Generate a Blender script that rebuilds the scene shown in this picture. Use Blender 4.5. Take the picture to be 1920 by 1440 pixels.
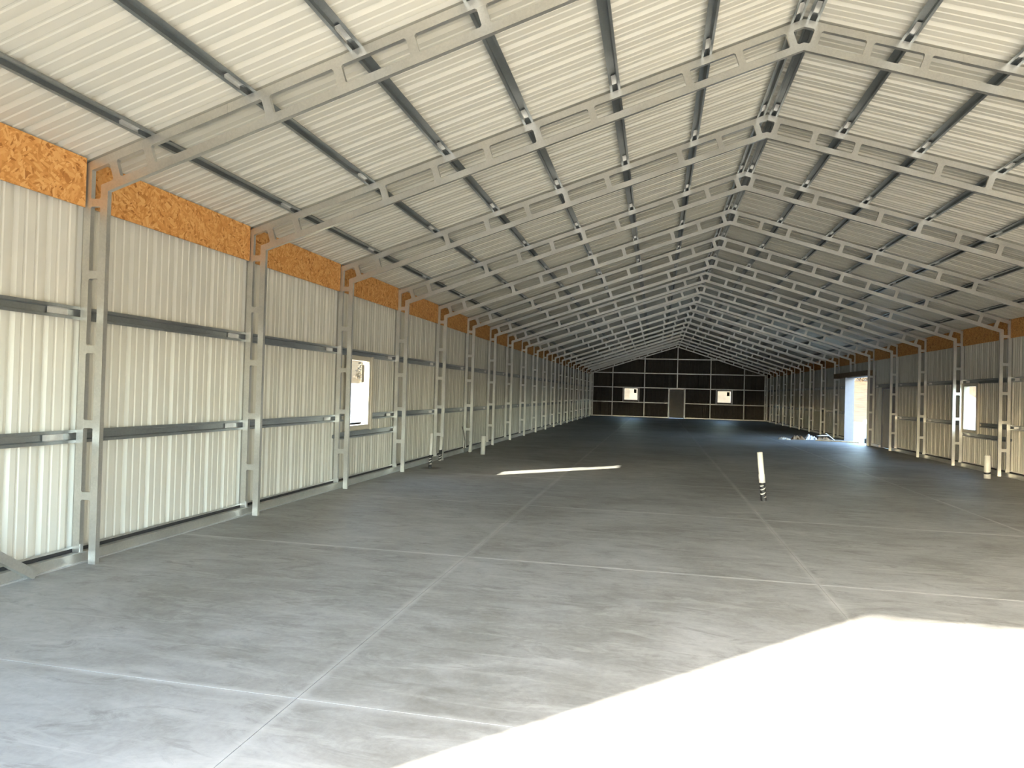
import bpy, math, random
from mathutils import Vector, Matrix
random.seed(7)
SC = bpy.context.scene
COL = SC.collection
for o in list(bpy.data.objects):
    bpy.data.objects.remove(o)

# ------------------------------------------------------------------ camera
cam_d = bpy.data.cameras.new('camera')
cam = bpy.data.objects.new('camera', cam_d)
COL.objects.link(cam)
F_PX = 1276.33
YAW, PITCH, ROLL = 0.21040, 0.0120, 0.0275
fwd = Vector((-math.sin(YAW)*math.cos(PITCH), math.cos(YAW)*math.cos(PITCH), math.sin(PITCH)))
rgt = Vector((math.cos(YAW), math.sin(YAW), 0))
upv = rgt.cross(fwd)
r2 = math.cos(ROLL)*rgt + math.sin(ROLL)*upv
u2 = -math.sin(ROLL)*rgt + math.cos(ROLL)*upv
m = Matrix((r2, u2, -fwd)).transposed().to_4x4()
m.translation = Vector((-1.366, 0.0, 1.55))
cam.matrix_world = m
cam_d.sensor_fit = 'HORIZONTAL'
cam_d.sensor_width = 36.0
cam_d.lens = 36.0*F_PX/1920.0
cam_d.clip_end = 800
cam_d.clip_start = 0.05
SC.camera = cam

# ------------------------------------------------------------------ light
SUN_TRAVEL = Vector((1.0, 1.08, -0.483)).normalized()
SUN_EL = math.asin(-SUN_TRAVEL.z)
world = bpy.data.worlds.new('world'); SC.world = world
world.use_nodes = True
wn = world.node_tree
for n in list(wn.nodes): wn.nodes.remove(n)
sky = wn.nodes.new('ShaderNodeTexSky'); sky.sky_type = 'NISHITA'
sky.sun_disc = False
sky.sun_elevation = SUN_EL
sky.sun_rotation = math.atan2(-SUN_TRAVEL.x, -SUN_TRAVEL.y)
sky.air_density = 1.0; sky.dust_density = 1.0; sky.ozone_density = 1.0
bg = wn.nodes.new('ShaderNodeBackground'); bg.inputs['Strength'].default_value = 0.92
wo = wn.nodes.new('ShaderNodeOutputWorld')
wn.links.new(sky.outputs[0], bg.inputs[0]); wn.links.new(bg.outputs[0], wo.inputs[0])

sun_d = bpy.data.lights.new('sun', 'SUN'); sun_d.energy = 11.5
sun_d.angle = math.radians(0.53); sun_d.color = (1.0, 0.92, 0.80)
sun = bpy.data.objects.new('sun', sun_d); COL.objects.link(sun)
sun.rotation_euler = SUN_TRAVEL.to_track_quat('-Z', 'Y').to_euler()
sun.location = (-20, -22, 12)

vs = SC.view_settings
vs.view_transform = 'Standard'; vs.look = 'None'; vs.gamma = 1.0
vs.use_curve_mapping = False
vs.exposure = 2.1

# ------------------------------------------------------------------ materials
MATS = {}
def newmat(name):
    mt = bpy.data.materials.new(name); mt.use_nodes = True
    nt = mt.node_tree
    b = nt.nodes['Principled BSDF']
    MATS[name] = mt
    return mt, nt, b
def N(nt, t, **kw):
    n = nt.nodes.new(t)
    for k, v in kw.items():
        if k in n.inputs: n.inputs[k].default_value = v
        else: setattr(n, k, v)
    return n
def L(nt, a, b): nt.links.new(a, b)
def math_node(nt, op, a, b=None, c=None, clamp=False):
    n = nt.nodes.new('ShaderNodeMath'); n.operation = op; n.use_clamp = clamp
    for i, v in enumerate((a, b, c)):
        if v is None: continue
        if isinstance(v, (int, float)): n.inputs[i].default_value = v
        else: nt.links.new(v, n.inputs[i])
    return n.outputs[0]
def ramp(nt, fac, stops):
    n = nt.nodes.new('ShaderNodeValToRGB')
    while len(n.color_ramp.elements) < len(stops): n.color_ramp.elements.new(0.5)
    for e, (p, c) in zip(n.color_ramp.elements, stops):
        e.position = p
        e.color = (*c, 1) if len(c) == 3 else c
    nt.links.new(fac, n.inputs[0])
    return n.outputs[0]
def mix(nt, fac, a, b, mode='MIX'):
    n = nt.nodes.new('ShaderNodeMix'); n.data_type = 'RGBA'; n.blend_type = mode
    if isinstance(fac, (int, float)): n.inputs[0].default_value = fac
    else: nt.links.new(fac, n.inputs[0])
    for s, v in ((6, a), (7, b)):
        if isinstance(v, tuple): n.inputs[s].default_value = (*v, 1) if len(v) == 3 else v
        else: nt.links.new(v, n.inputs[s])
    return n.outputs[2]
def pos(nt, scale=(1, 1, 1), rot=(0, 0, 0)):
    g = nt.nodes.new('ShaderNodeNewGeometry')
    mp = nt.nodes.new('ShaderNodeMapping')
    mp.inputs['Scale'].default_value = scale
    mp.inputs['Rotation'].default_value = rot
    nt.links.new(g.outputs['Position'], mp.inputs['Vector'])
    return mp.outputs[0]
def noise(nt, vec, scale, detail=4, rough=0.55, dist=0.0):
    n = nt.nodes.new('ShaderNodeTexNoise')
    n.inputs['Scale'].default_value = scale; n.inputs['Detail'].default_value = detail
    n.inputs['Roughness'].default_value = rough; n.inputs['Distortion'].default_value = dist
    nt.links.new(vec, n.inputs['Vector'])
    return n.outputs['Fac']
def bump(nt, b, h, strength, dist):
    n = nt.nodes.new('ShaderNodeBump'); n.inputs['Strength'].default_value = strength
    n.inputs['Distance'].default_value = dist
    nt.links.new(h, n.inputs['Height']); nt.links.new(n.outputs[0], b.inputs['Normal'])

def simple(name, col, rough=0.5, metal=0.0, var=0.12, nscale=6.0, spec=0.5, bumps=0.0):
    mt, nt, b = newmat(name)
    p = pos(nt)
    f = noise(nt, p, nscale, 5)
    lo = tuple(c*(1-var) for c in col); hi = tuple(min(1, c*(1+var)) for c in col)
    c = ramp(nt, f, [(0.3, lo), (0.7, hi)])
    L(nt, c, b.inputs['Base Color'])
    b.inputs['Roughness'].default_value = rough
    b.inputs['Metallic'].default_value = metal
    b.inputs['Specular IOR Level'].default_value = spec
    if bumps: bump(nt, b, noise(nt, p, nscale*8, 3), bumps, 0.01)
    return mt

def galv(name, col, rough, metal):
    mt, nt, b = newmat(name)
    p = pos(nt)
    v = nt.nodes.new('ShaderNodeTexVoronoi'); v.inputs['Scale'].default_value = 70
    nt.links.new(p, v.inputs['Vector'])
    sp = nt.nodes.new('ShaderNodeSeparateColor'); nt.links.new(v.outputs['Color'], sp.inputs[0])
    f2 = noise(nt, p, 2.5, 4)
    f = math_node(nt, 'ADD', math_node(nt, 'MULTIPLY', sp.outputs[0], 0.15), math_node(nt, 'MULTIPLY', f2, 0.85))
    c = ramp(nt, f, [(0.25, tuple(x*0.84 for x in col)), (0.75, tuple(min(1, x*1.12) for x in col))])
    L(nt, c, b.inputs['Base Color'])
    rr = math_node(nt, 'MULTIPLY_ADD', f2, 0.08, rough-0.04)
    L(nt, rr, b.inputs['Roughness'])
    b.inputs['Metallic'].default_value = metal
    return mt
galv('galvanised', (0.70, 0.685, 0.64), 0.38, 0.88)
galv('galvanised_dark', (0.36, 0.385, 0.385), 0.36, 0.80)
galv('galvanised_bright', (0.68, 0.68, 0.66), 0.34, 0.7)

def sheetmat():
    mt, nt, b = newmat('sheet_white')
    p = pos(nt)
    f = noise(nt, p, 0.8, 4)
    c = ramp(nt, f, [(0.3, (0.605, 0.582, 0.50)), (0.7, (0.66, 0.637, 0.555))])
    L(nt, c, b.inputs['Base Color'])
    b.inputs['Roughness'].default_value = 0.42
    b.inputs['Specular IOR Level'].default_value = 0.4
sheetmat()

def osbmat():
    mt, nt, b = newmat('strand_board')
    outs = []
    for rot, sc in ((0.35, (1, 14, 46)), (-0.75, (1, 15, 52)), (1.35, (1, 13, 44))):
        g = nt.nodes.new('ShaderNodeNewGeometry')
        w = nt.nodes.new('ShaderNodeTexNoise'); w.inputs['Scale'].default_value = 3.5
        w.inputs['Detail'].default_value = 1
        nt.links.new(g.outputs['Position'], w.inputs['Vector'])
        add = nt.nodes.new('ShaderNodeVectorMath'); add.operation = 'MULTIPLY_ADD'
        nt.links.new(w.outputs['Color'], add.inputs[0]); add.inputs[1].default_value = (0, 0.16, 0.16)
        nt.links.new(g.outputs['Position'], add.inputs[2])
        r1 = nt.nodes.new('ShaderNodeMapping'); r1.inputs['Rotation'].default_value = (rot, 0, 0)
        r2_ = nt.nodes.new('ShaderNodeMapping'); r2_.inputs['Scale'].default_value = sc
        nt.links.new(add.outputs[0], r1.inputs[0]); nt.links.new(r1.outputs[0], r2_.inputs[0])
        v = nt.nodes.new('ShaderNodeTexVoronoi'); v.inputs['Scale'].default_value = 1.0
        nt.links.new(r2_.outputs[0], v.inputs['Vector'])
        s = nt.nodes.new('ShaderNodeSeparateColor'); nt.links.new(v.outputs['Color'], s.inputs[0])
        outs.append(s)
    sel1 = math_node(nt, 'GREATER_THAN', outs[0].outputs[1], 0.55)
    sel2 = math_node(nt, 'GREATER_THAN', outs[1].outputs[1], 0.6)
    a = nt.nodes.new('ShaderNodeMix'); a.data_type = 'FLOAT'
    L(nt, sel1, a.inputs[0]); L(nt, outs[0].outputs[0], a.inputs[2]); L(nt, outs[1].outputs[0], a.inputs[3])
    a2 = nt.nodes.new('ShaderNodeMix'); a2.data_type = 'FLOAT'
    L(nt, sel2, a2.inputs[0]); L(nt, a.outputs[0], a2.inputs[2]); L(nt, outs[2].outputs[0], a2.inputs[3])
    c = ramp(nt, a2.outputs[0], [(0.0, (0.36, 0.135, 0.025)), (0.12, (0.54, 0.23, 0.05)), (0.6, (0.66, 0.31, 0.085)), (1.0, (0.76, 0.42, 0.15))])
    L(nt, c, b.inputs['Base Color']); b.inputs['Roughness'].default_value = 0.75
    bump(nt, b, a2.outputs[0], 0.3, 0.003)
osbmat()

JX, JY, JY0 = 3.08, 3.06, 3.11        # saw-cut joints: spacing across, along, first one
def concrete():
    mt, nt, b = newmat('concrete')
    p = pos(nt)
    big = noise(nt, p, 0.45, 5, 0.6, 0.6)
    mid = noise(nt, pos(nt, (1.0, 2.1, 1), (0, 0, 0.15)), 1.5, 8, 0.66, 1.6)
    fine = noise(nt, p, 26, 5, 0.7)
    c = ramp(nt, mid, [(0.34, (0.193, 0.187, 0.171)), (0.5, (0.316, 0.312, 0.294)), (0.64, (0.410, 0.408, 0.395))])
    c = mix(nt, 0.5, c, ramp(nt, big, [(0.38, (0.193, 0.185, 0.164)), (0.62, (0.418, 0.420, 0.412))]))
    c = mix(nt, 0.16, c, ramp(nt, fine, [(0.3, (0.131, 0.131, 0.123)), (0.7, (0.492, 0.484, 0.467))]))
    # swirled trowel marks and scuffs, pale and dark, running mostly across
    st = noise(nt, pos(nt, (0.8, 3.2, 1), (0, 0, 0.12)), 1.7, 9, 0.72, 0.9)
    stm = ramp(nt, st, [(0.52, (0, 0, 0)), (0.66, (1, 1, 1))])
    c = mix(nt, math_node(nt, 'MULTIPLY', stm, 0.5), c, (0.471, 0.465, 0.443))
    sd = noise(nt, pos(nt, (1.1, 2.6, 1), (0, 0, -0.25)), 2.0, 10, 0.74, 1.0)
    sdm = ramp(nt, sd, [(0.52, (0, 0, 0)), (0.66, (1, 1, 1))])
    c = mix(nt, math_node(nt, 'MULTIPLY', sdm, 0.6), c, (0.164, 0.158, 0.141))
    # long thin scratches
    sc_ = noise(nt, pos(nt, (0.25, 14.0, 1), (0, 0, 0.3)), 1.2, 4, 0.5, 0.3)
    scm = ramp(nt, sc_, [(0.66, (0, 0, 0)), (0.70, (1, 1, 1))])
    c = mix(nt, math_node(nt, 'MULTIPLY', scm, 0.35), c, (0.508, 0.500, 0.476))
    # pale saw-cut dust beside the joints
    g = nt.nodes.new('ShaderNodeNewGeometry'); s = nt.nodes.new('ShaderNodeSeparateXYZ')
    nt.links.new(g.outputs['Position'], s.inputs[0])
    wob = math_node(nt, 'MULTIPLY', math_node(nt, 'SUBTRACT', noise(nt, p, 5, 4), 0.5), 0.035)
    dx = math_node(nt, 'PINGPONG', math_node(nt, 'ADD', s.outputs[0], JX*20), JX/2)
    dx = math_node(nt, 'MINIMUM', dx, 10)
    dy = math_node(nt, 'PINGPONG', math_node(nt, 'ADD', s.outputs[1], JY*20-JY0), JY/2)
    # pingpong reaches 0 at multiples of 2*scale, i.e. at each joint
    dmin = math_node(nt, 'ADD', math_node(nt, 'MINIMUM', dx, dy), wob)
    dm = ramp(nt, dmin, [(0.010, (1, 1, 1)), (0.045, (0, 0, 0))])
    patch = ramp(nt, noise(nt, p, 1.1, 4), [(0.35, (0.350, 0.350, 0.350)), (0.6, (1, 1, 1))])
    dm = math_node(nt, 'MULTIPLY', dm, patch)
    c = mix(nt, math_node(nt, 'MULTIPLY', dm, 0.62), c, (0.492, 0.485, 0.465))
    # dark patch mixed in around the taped stub by the left posts
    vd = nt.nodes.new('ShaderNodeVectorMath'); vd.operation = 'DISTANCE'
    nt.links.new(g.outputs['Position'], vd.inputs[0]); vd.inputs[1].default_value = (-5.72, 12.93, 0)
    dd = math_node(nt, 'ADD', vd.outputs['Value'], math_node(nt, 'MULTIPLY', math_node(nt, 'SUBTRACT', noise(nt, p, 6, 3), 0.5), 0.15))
    dark_spot = ramp(nt, dd, [(0.14, (1, 1, 1)), (0.24, (0, 0, 0))])
    c = mix(nt, math_node(nt, 'MULTIPLY', dark_spot, 0.75), c, (0.09, 0.08, 0.065))
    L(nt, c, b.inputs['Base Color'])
    rr = math_node(nt, 'MULTIPLY_ADD', mid, 0.35, 0.42)
    L(nt, rr, b.inputs['Roughness'])
    b.inputs['Specular IOR Level'].default_value = 0.45
    h = math_node(nt, 'ADD', math_node(nt, 'MULTIPLY', mid, 0.6), math_node(nt, 'MULTIPLY', fine, 0.25))
    bump(nt, b, h, 0.22, 0.012)
concrete()
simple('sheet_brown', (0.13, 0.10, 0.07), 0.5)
simple('joint_fill', (0.36, 0.35, 0.33), 0.9)
simple('vinyl_white', (0.80, 0.79, 0.74), 0.4, var=0.04)
simple('vinyl_tan', (0.62, 0.57, 0.46), 0.45, var=0.05)
simple('door_grey', (0.58, 0.52, 0.42), 0.55, var=0.06)
simple('jamb_white', (0.26, 0.25, 0.258), 0.5, var=0.04)
simple('wood_brown', (0.20, 0.12, 0.06), 0.75, var=0.3, nscale=14)
simple('lumber', (0.60, 0.46, 0.29), 0.7, var=0.2, nscale=12)
simple('white_board', (0.82, 0.79, 0.70), 0.6, var=0.06)
simple('cardboard', (0.30, 0.20, 0.11), 0.85, var=0.2)
simple('plastic_white', (0.80, 0.81, 0.84), 0.35, var=0.05)
simple('pvc_white', (0.83, 0.80, 0.72), 0.35, var=0.05)
simple('tape_black', (0.018, 0.018, 0.018), 0.5)
simple('pipe_inside', (0.30, 0.29, 0.27), 0.7)
simple('sticker_dark', (0.10, 0.085, 0.06), 0.7, var=0.25, nscale=40)
simple('gravel_grey', (0.30, 0.30, 0.29), 0.95, var=0.35, nscale=9, bumps=0.6)
simple('container_paint', (0.50, 0.51, 0.52), 0.5, var=0.05)
simple('bag_white', (0.55, 0.56, 0.57), 0.6, var=0.05)
simple('shrub_leaf', (0.03, 0.021, 0.009), 0.85, var=0.4, nscale=3)
simple('bark', (0.16, 0.10, 0.06), 0.9, var=0.3)
simple('matte_black', (0.03, 0.03, 0.03), 0.7)
simple('cable_grey', (0.16, 0.15, 0.13), 0.6)
def terrainmat():
    mt, nt, b = newmat('dry_ground')
    p = pos(nt)
    a = noise(nt, p, 0.06, 6, 0.6); f = noise(nt, p, 0.9, 6, 0.65)
    c = ramp(nt, a, [(0.35, (0.060, 0.037, 0.014)), (0.65, (0.085, 0.056, 0.024))])
    c = mix(nt, 0.5, c, ramp(nt, f, [(0.3, (0.026, 0.016, 0.006)), (0.65, (0.11, 0.076, 0.038))]))
    # graded pale gravel pad round the shed, dry grass beyond it
    g = nt.nodes.new('ShaderNodeNewGeometry'); s_ = nt.nodes.new('ShaderNodeSeparateXYZ')
    nt.links.new(g.outputs['Position'], s_.inputs[0])
    ax = math_node(nt, 'SUBTRACT', math_node(nt, 'ABSOLUTE', s_.outputs[0]), 15.0)
    ay = math_node(nt, 'SUBTRACT', s_.outputs[1], 58.0)
    e = math_node(nt, 'ADD', math_node(nt, 'MAXIMUM', ax, ay), math_node(nt, 'MULTIPLY', math_node(nt, 'SUBTRACT', noise(nt, p, 0.3, 5), 0.5), 8.0))
    pad = ramp(nt, e, [(0.0, (1, 1, 1)), (1.0, (0, 0, 0))])
    gr = ramp(nt, f, [(0.3, (0.30, 0.255, 0.195)), (0.65, (0.42, 0.37, 0.295))])
    c = mix(nt, pad, c, gr)
    L(nt, c, b.inputs['Base Color']); b.inputs['Roughness'].default_value = 0.95
    b.inputs['Specular IOR Level'].default_value = 0.1
terrainmat()
def glassmat():
    mt, nt, b = newmat('window_glass')
    nt.nodes.remove(b)
    out = nt.nodes['Material Output']
    tr = nt.nodes.new('ShaderNodeBsdfTransparent'); tr.inputs[0].default_value = (0.93, 0.95, 0.94, 1)
    gl = nt.nodes.new('ShaderNodeBsdfGlossy'); gl.inputs['Roughness'].default_value = 0.02
    lw = nt.nodes.new('ShaderNodeLayerWeight'); lw.inputs[0].default_value = 0.5
    f5 = math_node(nt, 'MULTIPLY_ADD', math_node(nt, 'POWER', lw.outputs['Facing'], 5.0), 0.6, 0.03)
    mx = nt.nodes.new('ShaderNodeMixShader')
    L(nt, f5, mx.inputs[0]); L(nt, tr.outputs[0], mx.inputs[1]); L(nt, gl.outputs[0], mx.inputs[2])
    L(nt, mx.outputs[0], out.inputs[0])
glassmat()

# ------------------------------------------------------------------ mesh helpers
class MB:
    def __init__(s): s.v = []; s.f = []; s.sm = []
    def add(s, vs_, fs_, smooth=False):
        k = len(s.v); s.v += [tuple(x) for x in vs_]
        s.f += [tuple(i+k for i in f) for f in fs_]; s.sm += [smooth]*len(fs_)
        return s
    def box(s, x0, x1, y0, y1, z0, z1):
        return s.add([(x0,y0,z0),(x1,y0,z0),(x1,y1,z0),(x0,y1,z0),(x0,y0,z1),(x1,y0,z1),(x1,y1,z1),(x0,y1,z1)],
                     [(0,3,2,1),(4,5,6,7),(0,1,5,4),(1,2,6,5),(2,3,7,6),(3,0,4,7)])
    def prism(s, pts, a, b, axis='y'):
        """extrude a closed 2-d polygon along an axis; pts are (x,z) for y, (y,z) for x, (x,y) for z"""
        def P(p, t):
            return {'y': (p[0], t, p[1]), 'x': (t, p[0], p[1]), 'z': (p[0], p[1], t)}[axis]
        n = len(pts)
        vs_ = [P(p, a) for p in pts]+[P(p, b) for p in pts]
        fs_ = [tuple(range(n)), tuple(range(2*n-1, n-1, -1))]
        fs_ += [(i, i+n, (i+1) % n+n, (i+1) % n) for i in range(n)]
        return s.add(vs_, fs_)
    def strip(s, outer, inner, a, b, axis='y'):
        """thin folded profile (two matching polylines) extruded along an axis"""
        def P(p, t):
            return {'y': (p[0], t, p[1]), 'x': (t, p[0], p[1]), 'z': (p[0], p[1], t)}[axis]
        n = len(outer)
        vs_ = [P(p, t) for t in (a, b) for q in (outer, inner) for p in q]
        o0, i0, o1, i1 = 0, n, 2*n, 3*n
        fs_ = []
        for k in range(n-1):
            fs_ += [(o0+k, o0+k+1, o1+k+1, o1+k), (i0+k+1, i0+k, i1+k, i1+k+1),
                    (o0+k, i0+k, i0+k+1, o0+k+1), (o1+k+1, i1+k+1, i1+k, o1+k)]
        for k in (0, n-1):
            fs_.append((o0+k, o1+k, i1+k, i0+k))
        return s.add(vs_, fs_)
    def tube(s, p0, p1, r0, r1=None, n=16, cap=True):
        r1 = r0 if r1 is None else r1
        p0 = Vector(p0); p1 = Vector(p1); d = (p1-p0).normalized()
        a = d.orthogonal().normalized(); b = d.cross(a)
        vs_ = [p0+r0*(math.cos(2*math.pi*i/n)*a+math.sin(2*math.pi*i/n)*b) for i in range(n)]
        vs_ += [p1+r1*(math.cos(2*math.pi*i/n)*a+math.sin(2*math.pi*i/n)*b) for i in range(n)]
        s.add(vs_, [(i, (i+1) % n, (i+1) % n+n, i+n) for i in range(n)], True)
        if cap:
            k = len(s.v)-2*n
            s.f += [tuple(k+i for i in range(n-1, -1, -1)), tuple(k+n+i for i in range(n))]; s.sm += [False]*2
        return s
    def ring(s, p0, p1, ro, ri, n=20):
        """hollow pipe with wall"""
        p0 = Vector(p0); p1 = Vector(p1); d = (p1-p0).normalized()
        a = d.orthogonal().normalized(); b = d.cross(a)
        vs_ = []
        for p, r in ((p0, ro), (p1, ro), (p1, ri), (p0, ri)):
            vs_ += [p+r*(math.cos(2*math.pi*i/n)*a+math.sin(2*math.pi*i/n)*b) for i in range(n)]
        fs_ = []
        for q in range(4):
            a0, b0 = q*n, ((q+1) % 4)*n
            fs_ += [(a0+i, a0+(i+1) % n, b0+(i+1) % n, b0+i) for i in range(n)]
        return s.add(vs_, fs_, True)
    def mesh(s, name):
        me = bpy.data.meshes.new(name)
        me.from_pydata(s.v, [], s.f)
        me.polygons.foreach_set('use_smooth', s.sm)
        me.validate(); me.update()
        return me
def obj(name, mb, mat, parent=None, loc=None, label=None):
    me = mb.mesh(name) if isinstance(mb, MB) else mb
    if mat is not None and not me.materials: me.materials.append(MATS[mat])
    o = bpy.data.objects.new(name, me); COL.objects.link(o)
    if loc: o.location = loc
    if parent: o.parent = parent
    if label: o['label'] = label
    return o
def empty(name, loc=(0, 0, 0)):
    o = bpy.data.objects.new(name, None); COL.objects.link(o); o.location = loc
    o.empty_display_size = 0.2
    return o
def thing(o, label, cat, group=None):
    o['label'] = label; o['category'] = cat
    if group: o['group'] = group
    return o
def struct(o, label=None, cat=None):
    o['kind'] = 'structure'
    if label: o['label'] = label
    if cat: o['category'] = cat
    return o
def link_copy(o, parent):
    c = o.copy(); COL.objects.link(c); c.parent = parent
    return c

# ------------------------------------------------------------------ layout numbers (metres)
Y0, S = 4.908, 2.386
FRAMES = list(range(-2, 20))
def fy(i): return Y0+S*i
SL = 0.3234                                  # roof slope
CS = 1/math.sqrt(1+SL*SL); SN = SL*CS
TD = 0.042                                   # tube depth along the building
def zt(x): return 5.410-SL*abs(x)            # top chord, top
def ztb(x): return zt(x)-0.078
def zlb(x): return 5.093-SL*abs(x)           # bottom chord, underside
def zlt(x): return zlb(x)+0.078
def zr(x): return zt(x)+0.048                # underside of the roof sheets
XO, XOI, XII, XI = 6.200, 6.132, 6.038, 5.968   # outer post out/in, inner post out/in
XS = 6.245                                   # inner plane of the wall sheets
YN = Y0-6*(3*S/8)                            # near gable wall (behind the camera)
YF = 50.31                                   # far gable wall
PITCH = S/8                                  # rib pitch
SHEET = 3*PITCH

# ------------------------------------------------------------------ ribbed sheets
def rib_profile(u0, u1):
    """(u, height) of the ribbed sheet between u0 and u1; ribs at multiples of PITCH"""
    pts = []
    k0 = math.floor(u0/PITCH)-1; k1 = math.ceil(u1/PITCH)+1
    for k in range(k0, k1+1):
        c = k*PITCH
        for off, bw, tw, h in ((0.0, 0.036, 0.016, 0.032), (PITCH/3, 0.016, 0.007, 0.007), (2*PITCH/3, 0.016, 0.007, 0.007)):
            q = c+off
            pts += [(q-bw, 0.0), (q-tw, h), (q+tw, h), (q+bw, 0.0)]
    def at(u):
        for (a, ha), (b, hb) in zip(pts, pts[1:]):
            if a <= u <= b: return ha+(hb-ha)*(u-a)/(b-a)
        return 0.0
    return [(u0, at(u0))]+[p for p in pts if u0+1e-4 < p[0] < u1-1e-4]+[(u1, at(u1))]
TH = 0.0016
def sheet_mb(prof, lo, hi, P):
    """P(u, h, v) -> point;  lo/hi functions of u give the ends"""
    mb = MB(); n = len(prof)
    vs_ = []
    for h_add in (0.0, TH):
        for end in (lo, hi):
            vs_ += [P(u, h+h_add, end(u)) for u, h in prof]
    fs_ = []
    for k in range(n-1):
        a, b, c, d = 0, n, 2*n, 3*n
        fs_ += [(a+k, a+k+1, b+k+1, b+k), (c+k+1, c+k, d+k, d+k+1),
                (a+k+1, a+k, c+k, c+k+1), (b+k, b+k+1, d+k+1, d+k)]
    fs_ += [(0, n, 3*n, 2*n), (n-1, 3*n-1, 4*n-1, 2*n-1)]
    return mb.add(vs_, fs_)

def cut_spans(u0, u1, openings):
    """split a sheet around openings (a, b, z0, z1) -> list of (ua, ub, kind, z) pieces"""
    out = []; edges = sorted({u0, u1, *[max(u0, min(u1, e)) for op in openings for e in op[:2]]})
    for a, b in zip(edges, edges[1:]):
        if b-a < 1e-4: continue
        mid = (a+b)/2
        hit = [op for op in openings if op[0] < mid < op[1]]
        if not hit: out.append((a, b, None, None))
        else:
            op = hit[0]
            if op[2] > 0.02: out.append((a, b, 'below', op[2]))
            out.append((a, b, 'above', op[3]))
    return out

WIN_L = (10.10, 10.93, 0.88, 2.06)     # y0,y1,z0,z1 of the left window hole
WIN_R = (18.43, 19.20, 0.88, 2.06)
DOOR_R = (26.46, 29.30, 0.0, 2.47)     # open doorway in the right wall
WALK_R = (24.42, 25.52, 0.0, 2.06)     # closed walk door in the right wall

def side_wall(name, sx, openings, label):
    w = struct(empty(name, (sx*XS, 0, 0)), label)
    zb, ztop = 0.02, zr(XS)+0.01
    shared = None
    n = int(math.ceil((YF+0.06-YN)/SHEET))
    for i in range(n):
        a = YN+i*SHEET; b = min(a+SHEET, YF+0.06)
        pcs = cut_spans(a, b, openings)
        full = len(pcs) == 1 and pcs[0][2] is None and abs(b-a-SHEET) < 1e-6
        if full:
            if shared is None:
                mb = sheet_mb(rib_profile(0, SHEET+0.0005), lambda u: zb, lambda u: ztop, lambda u, h, v: (sx*h, u, v))
                shared = mb.mesh('wall_sheet')
            obj('wall_sheet', shared, 'sheet_white', w, (0, a, 0))
            continue
        for ua, ub, kind, z in pcs:
            z0, z1 = zb, ztop
            if kind == 'below': z1 = z
            if kind == 'above': z0 = z
            # ribs stay in step with the neighbouring sheets
            ph = YN
            mb = sheet_mb([(u+ph, h) for u, h in rib_profile(ua-ph, ub-ph)], lambda u: z0, lambda u: z1, lambda u, h, v: (sx*h, u, v))
            obj('wall_sheet', mb, 'sheet_white', w)
    return w
wall_left = side_wall('wall_left', -1, [WIN_L], 'pale ribbed metal side wall with one tall window and open framing')
wall_right = side_wall('wall_right', 1, [WIN_R, DOOR_R, WALK_R], 'ribbed metal side wall with an open doorway, a window and a closed door')

# roof
ceiling = struct(empty('ceiling', (0, 0, 5.4)), 'underside of pale ribbed metal roof sheets on dark purlins')
n_sheets = int(math.ceil((YF+0.12-YN)/SHEET))
for sx in (-1, 1):
    LEN = 6.46
    mb = sheet_mb(rib_profile(0, SHEET+0.0005), lambda u: 0.0, lambda u: LEN,
                  lambda u, h, v: (sx*v, u, zr(v)-5.4+h/CS))
    me = mb.mesh('roof_sheet')
    for i in range(n_sheets):
        obj('roof_sheet', me, 'sheet_white', ceiling, (0, YN+i*SHEET, 0))
YE = YN+n_sheets*SHEET
rc = MB().prism([(-0.3, zr(0.3)+0.04), (0, zr(0)+0.045), (0.3, zr(0.3)+0.04), (0.3, zr(0.3)+0.046), (0, zr(0)+0.055), (-0.3, zr(0.3)+0.046)], YN, YE)
obj('ridge_cap', rc, 'sheet_white', ceiling, (0, 0, -5.4))
for sx in (-1, 1):
    e = MB().box(min(sx*6.30, sx*6.34), max(sx*6.30, sx*6.34), YN, YE, zr(6.34)-0.16, zr(6.34)+0.03)
    obj('eave_trim', e, 'sheet_white', ceiling, (0, 0, -5.4))

# purlins: hat channels, open side down, lapped just ahead of every frame
HAT_O = [(-0.056, 0.0), (-0.031, 0.0), (-0.025, 0.0435), (0.025, 0.0435), (0.031, 0.0), (0.056, 0.0)]
HAT_I = [(-0.056, 0.002), (-0.0325, 0.002), (-0.0265, 0.0455), (0.0265, 0.0455), (0.0325, 0.002), (0.056, 0.002)]
LAP_O = [(-0.0285, 0.002), (-0.0245, 0.030), (0.0245, 0.030), (0.0285, 0.002)]
LAP_I = [(-0.0265, 0.002), (-0.0235, 0.028), (0.0235, 0.028), (0.0265, 0.002)]
def roof_pt(sx, xc):
    """maps (s, n) in the roof plane at ridge distance xc to (x, z)"""
    return lambda s, n: (sx*(xc+s*CS+n*SN), zt(xc)-s*SN+n*CS)
PURLINS = [0.085, 0.950, 1.880, 2.815, 3.735, 4.645, 5.575]
for sx in (-1, 1):
    for xc in PURLINS:
        if xc == 0.085:
            xc = 0.078
        T = roof_pt(sx, xc)
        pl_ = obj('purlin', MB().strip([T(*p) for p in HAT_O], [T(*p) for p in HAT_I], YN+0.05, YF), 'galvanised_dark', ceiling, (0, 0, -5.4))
        me = MB().strip([T(*p) for p in LAP_O], [T(*p) for p in LAP_I], -0.30, -0.10).mesh('lap_joint')
        for i in FRAMES[1:19]:
            obj('lap_joint', me, 'galvanised_bright', pl_, (0, fy(i), 0))

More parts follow.
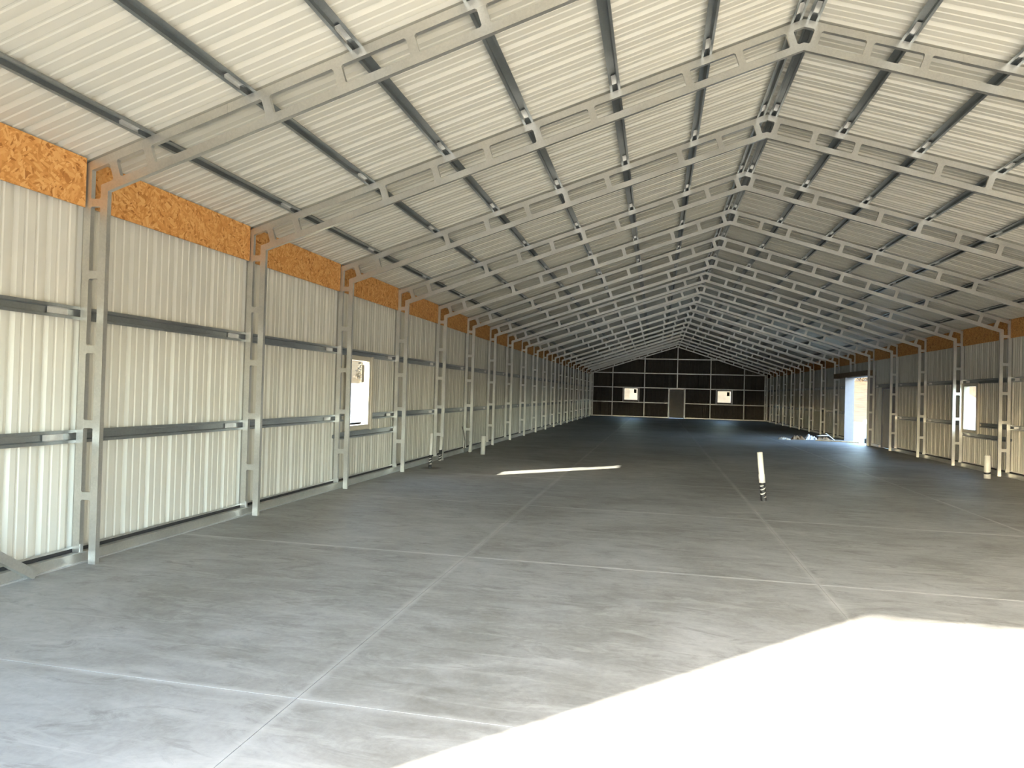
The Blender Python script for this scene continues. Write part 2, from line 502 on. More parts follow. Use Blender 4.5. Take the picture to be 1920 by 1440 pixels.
# floor: slab sections between saw-cut joints
floor = struct(obj('floor', MB().box(-6.30, 6.30, YN-0.02, YF+0.1, -0.30, -0.0034), 'joint_fill'), 'grey trowelled concrete slab floor with pale saw-cut joints')
GAP = 0.002
slab_me = {}
xs_j = [-6.30, -JX, 0.0, JX, 6.30]
ys_j = [YN-0.02]+[JY0+k*JY for k in range(-1, 16) if JY0+k*JY < YF-0.3]+[YF+0.1]
for i in range(4):
    for j in range(len(ys_j)-1):
        w, d = xs_j[i+1]-xs_j[i]-2*GAP, ys_j[j+1]-ys_j[j]-2*GAP
        key = (round(w, 3), round(d, 3))
        if key not in slab_me:
            b_ = 0.0002
            mb = MB()
            lo = [(0, 0, -0.0033), (w, 0, -0.0033), (w, d, -0.0033), (0, d, -0.0033)]
            mi = [(0, 0, -b_), (w, 0, -b_), (w, d, -b_), (0, d, -b_)]
            hi = [(b_, b_, 0), (w-b_, b_, 0), (w-b_, d-b_, 0), (b_, d-b_, 0)]
            fs_ = [(8, 9, 10, 11)]
            for a in (0, 4):
                fs_ += [(a+k, a+(k+1) % 4, a+4+(k+1) % 4, a+4+k) for k in range(4)]
            mb.add(lo+mi+hi, fs_)
            slab_me[key] = mb.mesh('slab')
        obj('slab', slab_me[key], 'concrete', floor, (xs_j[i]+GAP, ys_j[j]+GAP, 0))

# ------------------------------------------------------------------ portal frames
def dogbone(c, along, across, half_len, w, flare=0.014):
    """web plate outline: straight tube with small flares where it meets the chords"""
    out = []
    for t, ww in ((-half_len, w/2+flare), (-half_len+flare, w/2), (half_len-flare, w/2), (half_len, w/2+flare)):
        out.append((c[0]+along[0]*t+across[0]*ww, c[1]+along[1]*t+across[1]*ww))
    for t, ww in ((half_len, w/2+flare), (half_len-flare, w/2), (-half_len+flare, w/2), (-half_len, w/2+flare)):
        out.append((c[0]+along[0]*t-across[0]*ww, c[1]+along[1]*t-across[1]*ww))
    return out
CHORD_WEBS = [0.115, 0.605, 1.130, 2.120, 2.710, 3.270, 3.870, 4.490, 5.575, 5.905]
POST_WEBS = [0.57, 1.18, 1.816, 2.452, 3.068]
SPLICES = [1.63, 5.03]
FM = {}
def fmesh(key, build):
    if key not in FM: FM[key] = build().mesh(key[0])
    return FM[key]
ORD = ['first', 'second', 'third', 'fourth', 'fifth', 'sixth', 'seventh', 'eighth', 'ninth', 'tenth', 'eleventh', 'twelfth',
       'thirteenth', 'fourteenth', 'fifteenth', 'sixteenth', 'seventeenth', 'eighteenth', 'nineteenth', 'twentieth', 'twenty-first', 'twenty-second']
HEAD_TOP = 2.69
for i in FRAMES:
    fr = empty('portal_frame', (0, fy(i), 0))
    lab = 'galvanised steel portal frame with ladder webs, %s from the closed gable wall with windows' % ORD[19-i]
    thing(fr, lab, 'steel frame', 'portal frames of the shed')
    for sx in (-1, 1):
        cut = HEAD_TOP if (i == 10 and sx == 1) else None
        zo = cut or 0.088; zi = cut or 0.0
        m1 = fmesh(('outer_post', sx, zo), lambda: MB().prism([(sx*XOI, zo), (sx*XOI, ztb(XOI)), (sx*XO, zt(XO)), (sx*XO, zo)], 0, TD))
        obj('outer_post', m1, 'galvanised', fr)
        m1 = fmesh(('inner_post', sx, zi), lambda: MB().prism([(sx*XI, zi), (sx*XI, zlb(XI)), (sx*XII, zlt(XII)), (sx*XII, zi)], 0, TD))
        obj('inner_post', m1, 'galvanised', fr)
        m1 = fmesh(('top_chord', sx), lambda: MB().prism([(0, ztb(0)), (sx*XOI, ztb(XOI)), (sx*XO, zt(XO)), (0, zt(0))], 0, TD))
        obj('top_chord', m1, 'galvanised', fr)
        m1 = fmesh(('bottom_chord', sx), lambda: MB().prism([(0, zlb(0)), (sx*XI, zlb(XI)), (sx*XII, zlt(XII)), (0, zlt(0))], 0, TD))
        obj('bottom_chord', m1, 'galvanised', fr)
        for xc in CHORD_WEBS:
            def bw():
                zc = (zlt(xc)+ztb(xc))/2
                half = (ztb(xc)-zlt(xc))*CS/2
                return MB().prism(dogbone((sx*xc, zc), (sx*SN, CS), (sx*CS, -SN), half, 0.072), 0.001, TD-0.004)
            obj('web_plate', fmesh(('web_plate', sx, xc), bw), 'galvanised', fr)
        for zc in POST_WEBS:
            if cut and zc < cut+0.1: continue
            m1 = fmesh(('web_plate', sx, 'p', zc), lambda: MB().prism(dogbone((sx*(XII+XOI)/2, zc), (1, 0), (0, 1), (XOI-XII)/2, 0.066, 0.010), 0.001, TD-0.004))
            obj('web_plate', m1, 'galvanised', fr)
        for xc in SPLICES:
            for nm, za, zb_ in (('t', ztb, zt), ('b', zlb, zlt)):
                e = 0.0022
                m1 = fmesh(('splice_sleeve', sx, xc, nm), lambda: MB().prism(
                    [(sx*(xc-0.18), za(xc-0.18)-e), (sx*(xc+0.18), za(xc+0.18)-e), (sx*(xc+0.18), zb_(xc+0.18)+(e if nm == 'b' else -e)), (sx*(xc-0.18), zb_(xc-0.18)+(e if nm == 'b' else -e))], -e, TD+e))
                obj('splice_sleeve', m1, 'galvanised', fr)
        if not cut:
            m1 = fmesh(('foot_clip', sx), lambda: MB().prism([(sx*(XOI-0.03), 0.088), (sx*(XOI-0.03), 0.094), (sx*(XOI-0.006), 0.094), (sx*(XOI-0.006), 0.16), (sx*XOI, 0.16), (sx*XOI, 0.088)], 0.006, TD-0.006))
            obj('foot_clip', m1, 'galvanised_bright', fr)

# ------------------------------------------------------------------ base rails, girts, strand boards
def base_rail(name, sx, spans, label):
    b = struct(empty(name, (sx*6.16, 0, 0)), label)
    for a, c in spans:
        mb = MB().box(min(sx*6.122, sx*6.195), max(sx*6.122, sx*6.195), a, c, 0.0, 0.086)
        obj('base_rail', mb, 'galvanised', b, (-sx*6.16, 0, 0))
        mb = MB().box(min(sx*6.104, sx*6.1215), max(sx*6.104, sx*6.1215), a, c, 0.0, 0.012)
        obj('rail_flange', mb, 'galvanised_bright', b, (-sx*6.16, 0, 0))
    return b
base_rail('baseboard_left', -1, [(YN+0.05, YF-0.05)], 'galvanised base rail along the floor under the window wall')
base_rail('baseboard_right', 1, [(YN+0.05, WALK_R[0]-0.05), (WALK_R[1]+0.05, DOOR_R[0]-0.03), (DOOR_R[1]+0.06, YF-0.05)], 'galvanised base rail along the wall with the open doorway')

def wall_hat(parent, sx, zc, a, b, mat='galvanised_dark', laps=True, name='girt'):
    T = lambda s, n: (sx*(XO+n*0.95), zc+s)
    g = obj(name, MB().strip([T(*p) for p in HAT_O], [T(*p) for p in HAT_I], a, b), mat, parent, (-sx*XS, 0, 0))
    if laps:
        me = fmesh(('lap_joint', sx, 'w', zc), lambda: MB().strip([T(*p) for p in LAP_O], [T(*p) for p in LAP_I], -0.30, -0.10))
        for i in FRAMES[1:19]:
            if a+0.4 < fy(i) < b+0.1: obj('lap_joint', me, 'galvanised_bright', g, (0, fy(i), 0))
    return g
def base_angle(parent, sx, a, b):
    prof = [(6.199, 0.116), (6.199, 0.134), (6.202, 0.134), (6.202, 0.119), (6.243, 0.119), (6.243, 0.116)]
    obj('base_angle', MB().prism([(sx*x, z) for x, z in prof], a, b), 'galvanised', parent, (-sx*XS, 0, 0))
    xa, xb = sorted((sx*6.216, sx*6.243))
    obj('gap_shade_strip', MB().box(xa, xb, a, b, 0.03, 0.1155), 'matte_black', parent, (-sx*XS, 0, 0), label='black strip added to shade the gap under the wall sheets')  # black strip added so the recess above the rail reads as deep shade
GZ = (1.072, 2.10)
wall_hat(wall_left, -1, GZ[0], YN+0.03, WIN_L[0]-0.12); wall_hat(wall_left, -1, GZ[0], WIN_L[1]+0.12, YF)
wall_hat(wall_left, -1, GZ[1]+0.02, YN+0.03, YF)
base_angle(wall_left, -1, YN+0.03, YF)
wall_hat(wall_left, -1, 0.79, fy(2), fy(3)+TD, laps=False)
wall_hat(wall_right, 1, GZ[0], YN+0.03, WIN_R[0]-0.12); wall_hat(wall_right, 1, GZ[0], WIN_R[1]+0.1, WALK_R[0]-0.1)
wall_hat(wall_right, 1, GZ[0], DOOR_R[1]+0.1, YF)
wall_hat(wall_right, 1, GZ[1]+0.02, YN+0.03, fy(9)+TD); wall_hat(wall_right, 1, GZ[1]+0.02, DOOR_R[1]+0.1, YF)
base_angle(wall_right, 1, YN+0.03, WALK_R[0]-0.06)
base_angle(wall_right, 1, DOOR_R[1]+0.06, YF)
wall_hat(wall_right, 1, 0.80, fy(5), fy(6)+TD, laps=False)
for sx, w in ((-1, wall_left), (1, wall_right)):
    for i in range(-2, 19):
        j = random.uniform(-0.006, 0.006)
        mb = MB().box(min(sx*6.172, sx*6.184), max(sx*6.172, sx*6.184), fy(i)+TD+0.008, fy(i+1)-0.012+j, 3.030+j, 3.445)
        obj('strand_board', mb, 'strand_board', w, (-sx*XS, 0, 0), label='orange strand board strip under the eave')
# diagonal brace rising off the base rail
mb = MB()
a, b = Vector((4.44, 0.02)), Vector((2.60, 1.32)); d = (b-a).normalized(); n_ = Vector((-d.y, d.x))
mb.prism([tuple(a+n_*0.034), tuple(b+n_*0.034), tuple(b-n_*0.034), tuple(a-n_*0.034)], -6.118, -6.060, 'x')
obj('diagonal_brace', mb, 'galvanised', wall_left, (XS, 0, 0), label='galvanised diagonal brace rising from the base rail')

# ------------------------------------------------------------------ gable walls
def gable(name, y, sy, openings, label, mat):
    w = struct(empty(name, (0, y, 0)), label)
    n = int(round(2*6.26/SHEET)); wdt = 2*6.26/n
    for i in range(n):
        a = -6.26+i*wdt; b = a+wdt
        brk = [e for e in (0.0,) if a < e < b]
        segs = list(zip([a]+brk, brk+[b]))
        for sa, sb in segs:
            for ua, ub, kind, z in cut_spans(sa, sb, openings):
                lo = lambda u, k=kind, zz=z: (zz if k == 'above' else 0.0)
                hi = lambda u, k=kind, zz=z: (zz if k == 'below' else zr(u)+0.02)
                obj('wall_sheet', sheet_mb(rib_profile(ua, ub), lo, hi, lambda u, h, v: (u, sy*h, v)), mat, w)
    for sx in (-1, 1):
        xa, xb = sorted((sx*6.235, sx*6.36))
        obj('corner_trim', MB().box(xa, xb, *sorted((sy*0.034, sy*0.09)), 0.0, zr(6.24)+0.05), 'sheet_white', w)
        obj('rake_trim', MB().prism([(0, zr(0)-0.12), (sx*6.45, zr(6.45)-0.12), (sx*6.45, zr(6.45)+0.07), (0, zr(0)+0.07)], *sorted((sy*0.034, sy*0.16))), 'sheet_white', w)
    return w
FW = [(-3.74, -2.72, 1.20, 2.10), (2.79, 3.76, 1.18, 2.06)]
FD = (-0.50, 0.52, 0.0, 2.10)
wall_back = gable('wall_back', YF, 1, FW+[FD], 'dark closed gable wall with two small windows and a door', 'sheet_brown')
PX = [-6.10, -4.565, -2.275, 0.03, 2.33, 4.61, 6.10]
for x in PX:
    z0 = 2.16 if x == 0.03 else 0.0
    obj('gable_post', MB().box(x-0.03, x+0.03, -0.115, -0.052, z0, zlt(x)), 'galvanised', wall_back)
for z, hw in ((1.07, 6.1), (2.14, 6.1), (3.19, 6.1), (4.23, 3.2)):
    if z == 1.07: segs = [(-hw, -0.56), (0.58, hw)]
    elif z == 2.14: segs = [(-hw, hw)]
    else: segs = [(-hw, hw)]
    for a, b in segs:
        obj('girt', MB().box(a, b, -0.052, -0.004, z-0.035, z+0.035), 'galvanised', wall_back)
for x in (-0.56, 0.58):
    obj('gable_post', MB().box(x-0.03, x+0.03, -0.115, -0.052, 0, 2.11), 'galvanised', wall_back)
for x in (-3.80, -2.66, 2.73, 3.82):
    obj('window_stud', MB().box(x-0.025, x+0.025, -0.052, -0.004, 1.105, 2.105), 'galvanised', wall_back)
obj('base_rail', MB().box(-6.1, -0.6, -0.115, -0.05, 0, 0.07), 'galvanised', wall_back)
obj('base_rail', MB().box(0.62, 6.1, -0.115, -0.05, 0, 0.07), 'galvanised', wall_back)

# near gable wall: wide vehicle opening the daylight comes through
YD = 5.385-YN
OPEN_Z = YD/1.08*0.483
OPEN_X0 = 0.145-YD/1.08
OPEN_X1 = 5.9
wall_front = gable('wall_front', YN, -1, [(OPEN_X0, OPEN_X1, 0.0, OPEN_Z)], 'ribbed metal gable wall with a wide open vehicle doorway', 'sheet_white')
for x in (OPEN_X0-0.04, OPEN_X1+0.04):
    obj('door_post', MB().box(x-0.035, x+0.035, 0.004, 0.07, 0, zlb(x)), 'galvanised', wall_front)
obj('door_header', MB().box(OPEN_X0-0.07, OPEN_X1+0.07, 0.07, 0.14, OPEN_Z+0.005, OPEN_Z+0.10), 'galvanised', wall_front)

# ------------------------------------------------------------------ windows and doors
def window_side(name, sx, op, label, frame='vinyl_tan', sticker=True):
    y0, y1, z0, z1 = op
    w = struct(empty(name, (sx*XS, (y0+y1)/2, z0)), label)
    off = (-sx*XS, -(y0+y1)/2, -z0)
    xa, xb = sorted((sx*(XS-0.055), sx*(XS+0.06)))
    fwid = 0.075
    for nm, box in (('frame_head', (y0-0.02, y1+0.02, z1-fwid+0.02, z1+0.02)), ('frame_sill', (y0-0.02, y1+0.02, z0-0.02, z0+fwid-0.02)),
                    ('frame_jamb', (y0-0.02, y0+fwid-0.02, z0+fwid-0.0201, z1-fwid+0.0201)), ('frame_jamb', (y1-fwid+0.02, y1+0.02, z0+fwid-0.0201, z1-fwid+0.0201))):
        obj(nm, MB().box(xa, xb, *box), frame, w, off)
    # trim channel round the hole on the room side
    xc, xd = sorted((sx*(XS-0.075), sx*(XS-0.056)))
    for box in ((y1+0.021, y1+0.085, z0-0.04, z1+0.03), (y0-0.085, y0-0.021, z0-0.04, z1+0.03)):
        obj('trim_board', MB().box(xc, xd, *box), frame, w, off)
    ga, gb = y0+fwid-0.021, y1-fwid+0.021
    gz0, gz1 = z0+fwid-0.021, z1-fwid+0.021
    xm = sx*(XS+0.02); zm = (gz0+gz1)/2
    for nm, a, b, xx in (('lower_pane', gz0, zm, xm-sx*0.012), ('upper_pane', zm, gz1, xm+sx*0.012)):
        p = obj(nm, MB().box(xx-0.003, xx+0.003, ga, gb, a, b), 'window_glass', w, off)
    if sticker:
        xx = sx*(XS+0.004)
        obj('window_sticker', MB().box(xx-0.001, xx+0.001, *((gb-0.17, gb-0.07) if sx < 0 else (ga+0.03, ga+0.11)), gz1-0.36, gz1-0.06), 'sticker_dark', w, off, label='dark paper sticker on the glass')
    return w
window_side('window_1', -1, WIN_L, 'tall sunlit window in the pale side wall')
window_side('window_2', 1, WIN_R, 'tall window in the wall with the open doorway')
def window_gable(name, op, label):
    x0, x1, z0, z1 = op
    w = struct(empty(name, ((x0+x1)/2, YF, z0)), label)
    off = (-(x0+x1)/2, 0, -z0); f = 0.06
    for nm, bx_ in (('frame_head', (x0-0.02, x1+0.02, z1-f+0.02, z1+0.02)), ('frame_sill', (x0-0.02, x1+0.02, z0-0.02, z0+f-0.02)),
                   ('frame_jamb', (x0-0.02, x0+f-0.02, z0+f-0.0201, z1-f+0.0201)), ('frame_jamb', (x1-f+0.02, x1+0.02, z0+f-0.0201, z1-f+0.0201))):
        obj(nm, MB().box(bx_[0], bx_[1], -0.048, 0.05, bx_[2], bx_[3]), 'vinyl_tan', w, off)
    obj('pane', MB().box(x0+f-0.021, x1-f+0.021, 0.0, 0.006, z0+f-0.021, z1-f+0.021), 'window_glass', w, off)
    obj('window_sticker', MB().box(x1-0.30, x1-0.12, -0.006, -0.002, z1-0.37, z1-0.09), 'sticker_dark', w, off, label='dark paper sticker on the glass')
window_gable('window_3', FW[0], 'small square window in the gable wall, on the side of the window wall')
window_gable('window_4', FW[1], 'small square window in the gable wall, on the side of the open doorway')

d = struct(empty('door_1', (0.01, YF, 0)), 'plain grey door in the middle of the gable wall')
obj('door_leaf', MB().box(-0.505, 0.505, -0.03, 0.02, 0.012, 2.09), 'door_grey', d)
obj('door_handle', MB().tube((0.42, -0.03, 1.0), (0.42, -0.08, 1.0), 0.012).tube((0.42, -0.075, 1.0), (0.32, -0.075, 1.0), 0.011), 'galvanised_bright', d)

d = struct(empty('door_2', (XS, (WALK_R[0]+WALK_R[1])/2, 0)), 'closed grey walk door beside the open doorway')
off = (-XS, -(WALK_R[0]+WALK_R[1])/2, 0)
obj('door_leaf', MB().box(XS-0.02, XS+0.025, WALK_R[0]+0.06, WALK_R[1]-0.06, 0.012, WALK_R[3]-0.06), 'door_grey', d, off)
obj('frame_jamb', MB().box(XS-0.06, XS+0.03, WALK_R[0]-0.02, WALK_R[0]+0.055, 0.0, WALK_R[3]), 'jamb_white', d, off)
obj('frame_jamb', MB().box(XS-0.06, XS+0.03, WALK_R[1]-0.055, WALK_R[1]+0.02, 0.0, WALK_R[3]), 'jamb_white', d, off)
obj('frame_head', MB().box(XS-0.06, XS+0.03, WALK_R[0]+0.0555, WALK_R[1]-0.0555, WALK_R[3]-0.055, WALK_R[3]), 'jamb_white', d, off)
obj('door_handle', MB().tube((XS-0.02, WALK_R[0]+0.14, 1.0), (XS-0.08, WALK_R[0]+0.14, 1.0), 0.012).tube((XS-0.075, WALK_R[0]+0.14, 1.0), (XS-0.075, WALK_R[0]+0.25, 1.0), 0.011), 'galvanised_bright', d, off)

d = struct(empty('door_3', (XS, (DOOR_R[0]+DOOR_R[1])/2, 0)), 'open doorway with white jamb and brown header in the side wall')
off = (-XS, -(DOOR_R[0]+DOOR_R[1])/2, 0)
obj('door_header', MB().box(XI-0.012, XO, fy(9)+TD+0.004, fy(11)-0.004, DOOR_R[3]+0.03, HEAD_TOP-0.002), 'wood_brown', d, off)
obj('jamb_panel', MB().box(5.955, XS+0.045, DOOR_R[1], DOOR_R[1]+0.04, 0.0, DOOR_R[3]+0.028), 'jamb_white', d, off, label='white jamb panel lining the doorway')
obj('jamb_panel', MB().box(XI+0.08, XS+0.045, DOOR_R[0]-0.004, DOOR_R[0]+0.03, 0.0, DOOR_R[3]+0.028), 'jamb_white', d, off, label='white jamb panel lining the doorway')
obj('head_trim', MB().box(XI+0.06, XS+0.045, DOOR_R[0]+0.031, DOOR_R[1]-0.001, DOOR_R[3], DOOR_R[3]+0.028), 'jamb_white', d, off)

# ------------------------------------------------------------------ pipe stubs standing out of the slab
def pipe_stub(base, top, r, tape, label):
    e = empty('pipe_stub', base); bs = Vector(base); tp = Vector(top)-bs
    thing(e, label, 'pipe', 'white pipe stubs standing out of the slab')
    obj('pipe', MB().ring((0, 0, 0), tp, r, r*0.86), 'pvc_white', e)
    d_ = tp.normalized(); Lg = tp.length
    for a, b, tilt in tape:
        # slanted wrap of tape
        n = 20; ax = d_.orthogonal().normalized(); bx_ = d_.cross(ax); vs_ = []
        for rr in (r+0.003, r-0.001):
            for t in (a, b):
                for k in range(n):
                    an = 2*math.pi*k/n
                    h = max(0.002, t*Lg+tilt*r*math.cos(an))
                    vs_.append(d_*h+rr*(math.cos(an)*ax+math.sin(an)*bx_))
        fs_ = []
        for k in range(n):
            q = (k+1) % n
            fs_ += [(k, q, n+q, n+k), (2*n+q, 2*n+k, 3*n+k, 3*n+q), (n+k, n+q, 3*n+q, 3*n+k), (q, k, 2*n+k, 2*n+q)]
        obj('tape_wrap', MB().add(vs_, fs_), 'tape_black', e)
    return e
p = pipe_stub((0.262, 10.98, 0), (0.188, 10.98, 0.738), 0.041, [(0.0, 0.07, 0.0), (0.10, 0.165, 0.7), (0.185, 0.25, 0.5), (0.28, 0.335, 0.7), (0.325, 0.38, 0.1)], 'leaning white pipe stub with striped black taped foot, alone in the open floor')
obj('pipe_coupling', MB().ring((-0.028, 0, 0.275), (-0.0405, 0, 0.40), 0.047, 0.0412), 'pvc_white', p)
pipe_stub((-5.758, 12.952, 0), (-5.735, 12.952, 0.685), 0.028, [(0.0, 0.10, 0.0), (0.14, 0.19, 0.6), (0.225, 0.27, 0.6), (0.29, 0.375, 0.1)], 'tall thin white pipe stub with striped black taped foot on a dark patch')
pipe_stub((-6.01, 14.36, 0.0), (-5.985, 14.36, 0.522), 0.032, [(0.07, 0.13, 0.6), (0.18, 0.24, 0.6), (0.26, 0.46, 0.2)], 'thin white pipe stub with broad black tape band in front of a post')
pipe_stub((-5.93, 16.50, 0.0), (-5.905, 16.50, 0.285), 0.036, [(0.0, 0.07, 0.1)], 'short white pipe stub with a grey conduit leaning behind it')
pipe_stub((-5.526, 16.255, 0), (-5.512, 16.255, 0.446), 0.056, [], 'thick plain white pipe stub without tape, standing near the post line')
pipe_stub((5.517, 16.244, 0), (5.514, 16.244, 0.486), 0.061, [(0.21, 0.29, 0.25)], 'thick white pipe stub with one black band beside the wall with the doorway')
cd = MB(); pts = [(-6.05, 16.42, 0.0), (-6.04, 16.44, 0.30), (-6.06, 16.38, 0.50), (-6.09, 16.32, 0.66)]
for a, b in zip(pts, pts[1:]): cd.tube(a, b, 0.012, n=8)
thing(obj('conduit', cd, 'cable_grey'), 'thin grey conduit leaning up behind a short white pipe stub', 'conduit')

# ------------------------------------------------------------------ scraps on the floor inside the open doorway
def plank(name, p0, p1, w, t, mat, label, cat='board', grp='scraps by the open doorway', roll=0.0):
    p0 = Vector(p0); p1 = Vector(p1); d_ = (p1-p0).normalized()
    sd = d_.cross(Vector((0, 0, 1))).normalized(); up = sd.cross(d_)
    sd, up = sd*math.cos(roll)+up*math.sin(roll), up*math.cos(roll)-sd*math.sin(roll)
    c = 0.12*t
    prof = [(-w/2, c), (-w/2+c, 0), (w/2-c, 0), (w/2, c), (w/2, t-c), (w/2-c, t), (-w/2+c, t), (-w/2, t-c)]
    vs_ = [q+sd*a+up*b for q in (p0, p1) for a, b in prof]
    n = 8
    fs_ = [tuple(range(n)), tuple(range(2*n-1, n-1, -1))]+[(k, k+n, (k+1) % n+n, (k+1) % n) for k in range(n)]
    o = obj(name, MB().add([v-p0 for v in vs_], fs_), mat, None, tuple(p0))
    return thing(o, label, cat, grp)
def crumple(name, c, sx_, sy_, sz_, mat, label, cat, seed, grp='scraps by the open doorway'):
    rnd = random.Random(seed); mb = MB(); n = 9
    vs_ = []
    for i in range(n):
        for j in range(n):
            u, v = i/(n-1)*2-1, j/(n-1)*2-1
            e = max(abs(u), abs(v))
            h = max(0.0, (1-e**3))*(0.12+0.88*rnd.random()**1.4)*sz_
            vs_.append((u*sx_*(1-0.12*rnd.random()), v*sy_*(1-0.12*rnd.random()), h))
    k = len(vs_)
    vs2 = [(x, y, max(0.0, z-0.012)*0.96) for x, y, z in vs_]
    fs_ = []
    for i in range(n-1):
        for j in range(n-1):
            a = i*n+j
            fs_ += [(a, a+n, a+n+1, a+1), (k+a, k+a+1, k+a+n+1, k+a+n)]
    rim = [i*n for i in range(n)]+[(n-1)*n+j for j in range(1, n)]+[i*n+n-1 for i in range(n-2, -1, -1)]+[j for j in range(n-2, 0, -1)]
    for q in range(len(rim)):
        a, b = rim[q], rim[(q+1) % len(rim)]
        fs_.append((b, a, k+a, k+b))
    o = obj(name, mb.add([(x, y, z+0.002) for x, y, z in vs_+vs2], fs_), mat, None, c)
    return thing(o, label, cat, grp)
plank('board', (4.66, 28.20, 0.001), (6.08, 27.73, 0.001), 0.19, 0.04, 'lumber', 'long wooden plank lying flat across the open doorway sill')
plank('board', (4.92, 28.42, 0.001), (6.02, 28.10, 0.001), 0.14, 0.03, 'wood_brown', 'dark brown board lying behind the long plank by the doorway')
plank('board', (5.44, 28.60, 0.004), (5.12, 28.66, 0.27), 0.07, 0.03, 'white_board', 'narrow white board propped up at a slant on the scrap heap')
plank('board', (4.92, 29.10, 0.135), (5.36, 29.20, 0.15), 0.16, 0.03, 'white_board', 'short white board lying across the top of the scrap heap')
crumple('plastic_sheet', (4.60, 28.82, 0), 0.24, 0.24, 0.27, 'plastic_white', 'crumpled white plastic sheet in the middle of the scrap heap', 'plastic', 3)
crumple('cardboard', (4.08, 28.55, 0), 0.27, 0.24, 0.20, 'cardboard', 'crumpled brown cardboard beside the white plastic sheet', 'cardboard', 5)
crumple('cardboard', (5.16, 29.15, 0), 0.28, 0.18, 0.13, 'cardboard', 'flattened brown cardboard under the short white board', 'cardboard', 8)
crumple('wrapping', (3.50, 28.10, 0), 0.24, 0.16, 0.10, 'white_board', 'flattened pale wrapping lying apart at the tip of the scrap heap', 'wrapping', 9)
crumple('wrapping', (3.58, 28.75, 0), 0.18, 0.14, 0.09, 'lumber', 'small tan wrapping between the pale wrapping and the cardboard', 'wrapping', 12)
o = MB().box(-0.09, 0.09, -0.14, 0.14, 0, 0.15).prism([(-0.10, 0.151), (0.10, 0.151), (0.07, 0.185), (-0.07, 0.185)], -0.15, 0.15)
thing(obj('toolbox', o, 'matte_black', None, (6.62, 28.55, -0.05)), 'small black box just outside the open doorway', 'box')

# ------------------------------------------------------------------ outdoors
def terrain_h(x, y):
    dx = max(0.0, abs(x)-16.0); dy = max(0.0, y-62.0) if y > 0 else max(0.0, -y-70)*0.6
    d_ = math.hypot(dx, dy)
    t = min(1.0, d_/60.0)
    return -0.06+7.5*t*t*(3-2*t)*(0.8+0.3*math.sin(x*0.045+1)*math.cos(y*0.038))
mb = MB(); NX = 90; NY = 100
ext = 170.0
gx = [-ext+2*ext*i/NX for i in range(NX+1)]; gy = [-ext+25+2*ext*j/NY for j in range(NY+1)]
mb.add([(x, y, terrain_h(x, y)) for y in gy for x in gx],
       [(j*(NX+1)+i, j*(NX+1)+i+1, (j+1)*(NX+1)+i+1, (j+1)*(NX+1)+i) for j in range(NY) for i in range(NX)], True)
struct(obj('terrain', mb, 'dry_ground'), 'dry ochre ground and low hills around the shed')

def mound(name, c, rx, ry, h, mat, label, cat, seed):
    rnd = random.Random(seed); mb = MB(); n = 28; rings = 8; vs_ = [(0, 0, h)]
    for r_ in range(1, rings+1):
        t = r_/rings
        for k in range(n):
            a = 2*math.pi*k/n; jt = 1+0.10*rnd.uniform(-1, 1)
            vs_.append((rx*t*math.cos(a)*jt, ry*t*math.sin(a)*jt, max(0, h*(1-t)*(1+0.12*rnd.uniform(-1, 1)))-(0.1 if r_ == rings else 0)))
    fs_ = [(0, 1+k, 1+(k+1) % n) for k in range(n)]
    for r_ in range(rings-1):
        a, b = 1+r_*n, 1+(r_+1)*n
        fs_ += [(a+k, b+k, b+(k+1) % n, a+(k+1) % n) for k in range(n)]
    return thing(obj(name, mb.add(vs_, fs_), mat, None, c), label, cat)
mound('gravel_mound', (14.6, 40.0, -0.06), 3.4, 3.0, 2.2, 'gravel_grey', 'grey gravel mound seen through the window beside the doorway', 'mound', 4)
mound('glare_mound', (15.5, 54.0, -0.06), 2.2, 2.4, 1.7, 'bag_white', 'pale mound added for the white glare beyond the open doorway', 'mound', 6)  # made-up pale mound standing in for blown-out white glare
def bag(c, s, seed, label):
    rnd = random.Random(seed); mb = MB(); n = 16; rows = 9; vs_ = []
    for r_ in range(rows):
        t = r_/(rows-1); bul = 1+0.10*math.sin(math.pi*t)
        for k in range(n):
            a = 2*math.pi*k/n
            ca, sa = math.cos(a), math.sin(a)
            q = (abs(ca)**4+abs(sa)**4)**-0.25
            rr = s*0.5*q*bul*(1+0.03*rnd.uniform(-1, 1))
            if r_ in (0, rows-1): rr *= 0.9
            vs_.append((rr*ca, rr*sa, t*s*0.95))
    fs_ = [tuple(range(n-1, -1, -1)), tuple(range((rows-1)*n, rows*n))]
    for r_ in range(rows-1):
        fs_ += [(r_*n+k, r_*n+(k+1) % n, (r_+1)*n+(k+1) % n, (r_+1)*n+k) for k in range(n)]
    e = empty('bulk_bag', c); thing(e, label, 'bag', 'white bulk bags outside the window')
    obj('sack', mb.add(vs_, fs_), 'bag_white', e)
    lp = MB()
    for ax in (-1, 1):
        for q, w_ in (((ax*s*0.3, -s*0.3, s*0.95), (ax*s*0.3, 0, s*1.12)), ((ax*s*0.3, 0, s*1.12), (ax*s*0.3, s*0.3, s*0.95))): lp.tube(q, w_, 0.02, n=6)
    obj('lifting_loop', lp, 'bag_white', e)
bag((9.65, 27.2, -0.06), 1.05, 1, 'taller white bulk bag standing outside the window')
bag((9.10, 28.3, -0.06), 0.92, 2, 'shorter white bulk bag next to the taller one outside the window')
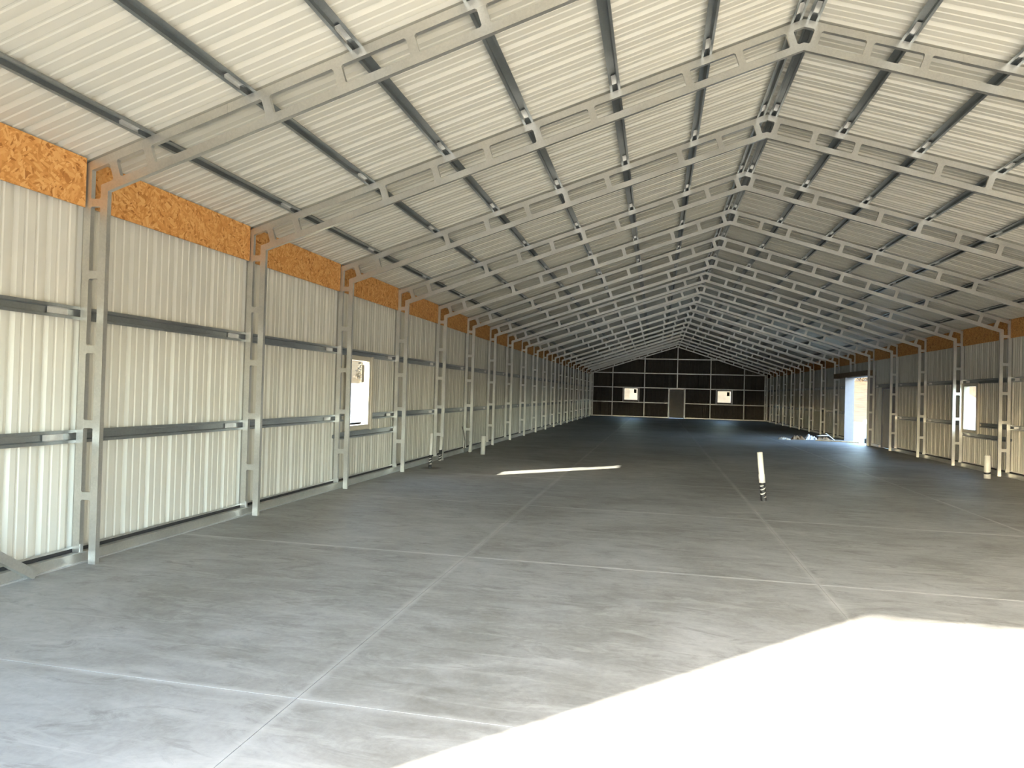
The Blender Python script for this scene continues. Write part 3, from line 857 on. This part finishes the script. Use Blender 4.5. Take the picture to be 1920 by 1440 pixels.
# white container outside the tall window of the pale wall
e = thing(empty('storage_container', (-15.2, 27.5, -0.06)), 'low white storage container seen through the sunlit tall window', 'container')
obj('body', MB().box(-1.2, 1.2, -3.0, 3.0, 0.12, 1.70), 'container_paint', e)
for k in range(24):
    yk = -2.85+k*0.245
    obj('rib', MB().box(1.2, 1.235, yk, yk+0.12, 0.2, 1.62), 'container_paint', e)
obj('top_rim', MB().box(-1.25, 1.25, -3.05, 3.05, 1.70, 1.80), 'container_paint', e)
for sy in (-1, 1):
    obj('skid', MB().box(-1.1, 1.1, sy*2.4-0.12, sy*2.4+0.12, 0.0, 0.12), 'wood_brown', e)
def shrub(c, r, seed, label, grp):
    rnd = random.Random(seed)
    e = thing(empty('shrub', c), label, 'shrub', grp)
    mb = MB()
    for k in range(420):
        th, ph = rnd.uniform(0, 2*math.pi), math.acos(rnd.uniform(-0.2, 1)); rr = r*(0.55+0.5*rnd.random())
        p_ = Vector((rr*math.sin(ph)*math.cos(th), rr*math.sin(ph)*math.sin(th), 0.35*r+rr*math.cos(ph)*1.15))
        a = Vector((rnd.uniform(-1, 1), rnd.uniform(-1, 1), rnd.uniform(-1, 1))).normalized()*0.11*r
        b_ = Vector((rnd.uniform(-1, 1), rnd.uniform(-1, 1), rnd.uniform(-1, 1))).normalized()*0.11*r
        mb.add([p_-a, p_+b_, p_+a, p_-b_], [(0, 1, 2, 3)])
    fo = obj('foliage', mb, 'shrub_leaf', e); fo['kind'] = 'stuff'
    st = MB()
    for k in range(5):
        a = 2*math.pi*k/5
        st.tube((0.05*r*math.cos(a), 0.05*r*math.sin(a), -0.2), (0.4*r*math.cos(a), 0.4*r*math.sin(a), 0.9*r), 0.03*r, 0.012*r, n=6)
    obj('stem', st, 'bark', e)
rnd = random.Random(21)
SHR = []
def place_shrubs(n, xr, kr, rr, seed0, label, grp):
    k = 0; tries = 0
    while k < n and tries < 600:
        tries += 1
        x = rnd.uniform(*xr); yy = abs(x)*rnd.uniform(*kr)+4; r_ = rnd.uniform(*rr)
        if yy > 185 or any(math.hypot(x-a, yy-b) < 1.7*(r_+c) for a, b, c in SHR): continue
        SHR.append((x, yy, r_)); k += 1
        shrub((x, yy, terrain_h(x, yy)), r_, seed0+k, label, grp)
place_shrubs(16, (24, 50), (3.25, 3.95), (0.7, 1.5), 0, 'dry brownish shrub on the slope beyond the open doorway', 'shrubs on the ochre slope')
place_shrubs(5, (-60, -34), (1.9, 2.3), (1.0, 1.8), 40, 'dry brownish shrub on the slope outside the sunlit tall window', 'shrubs outside the tall window')
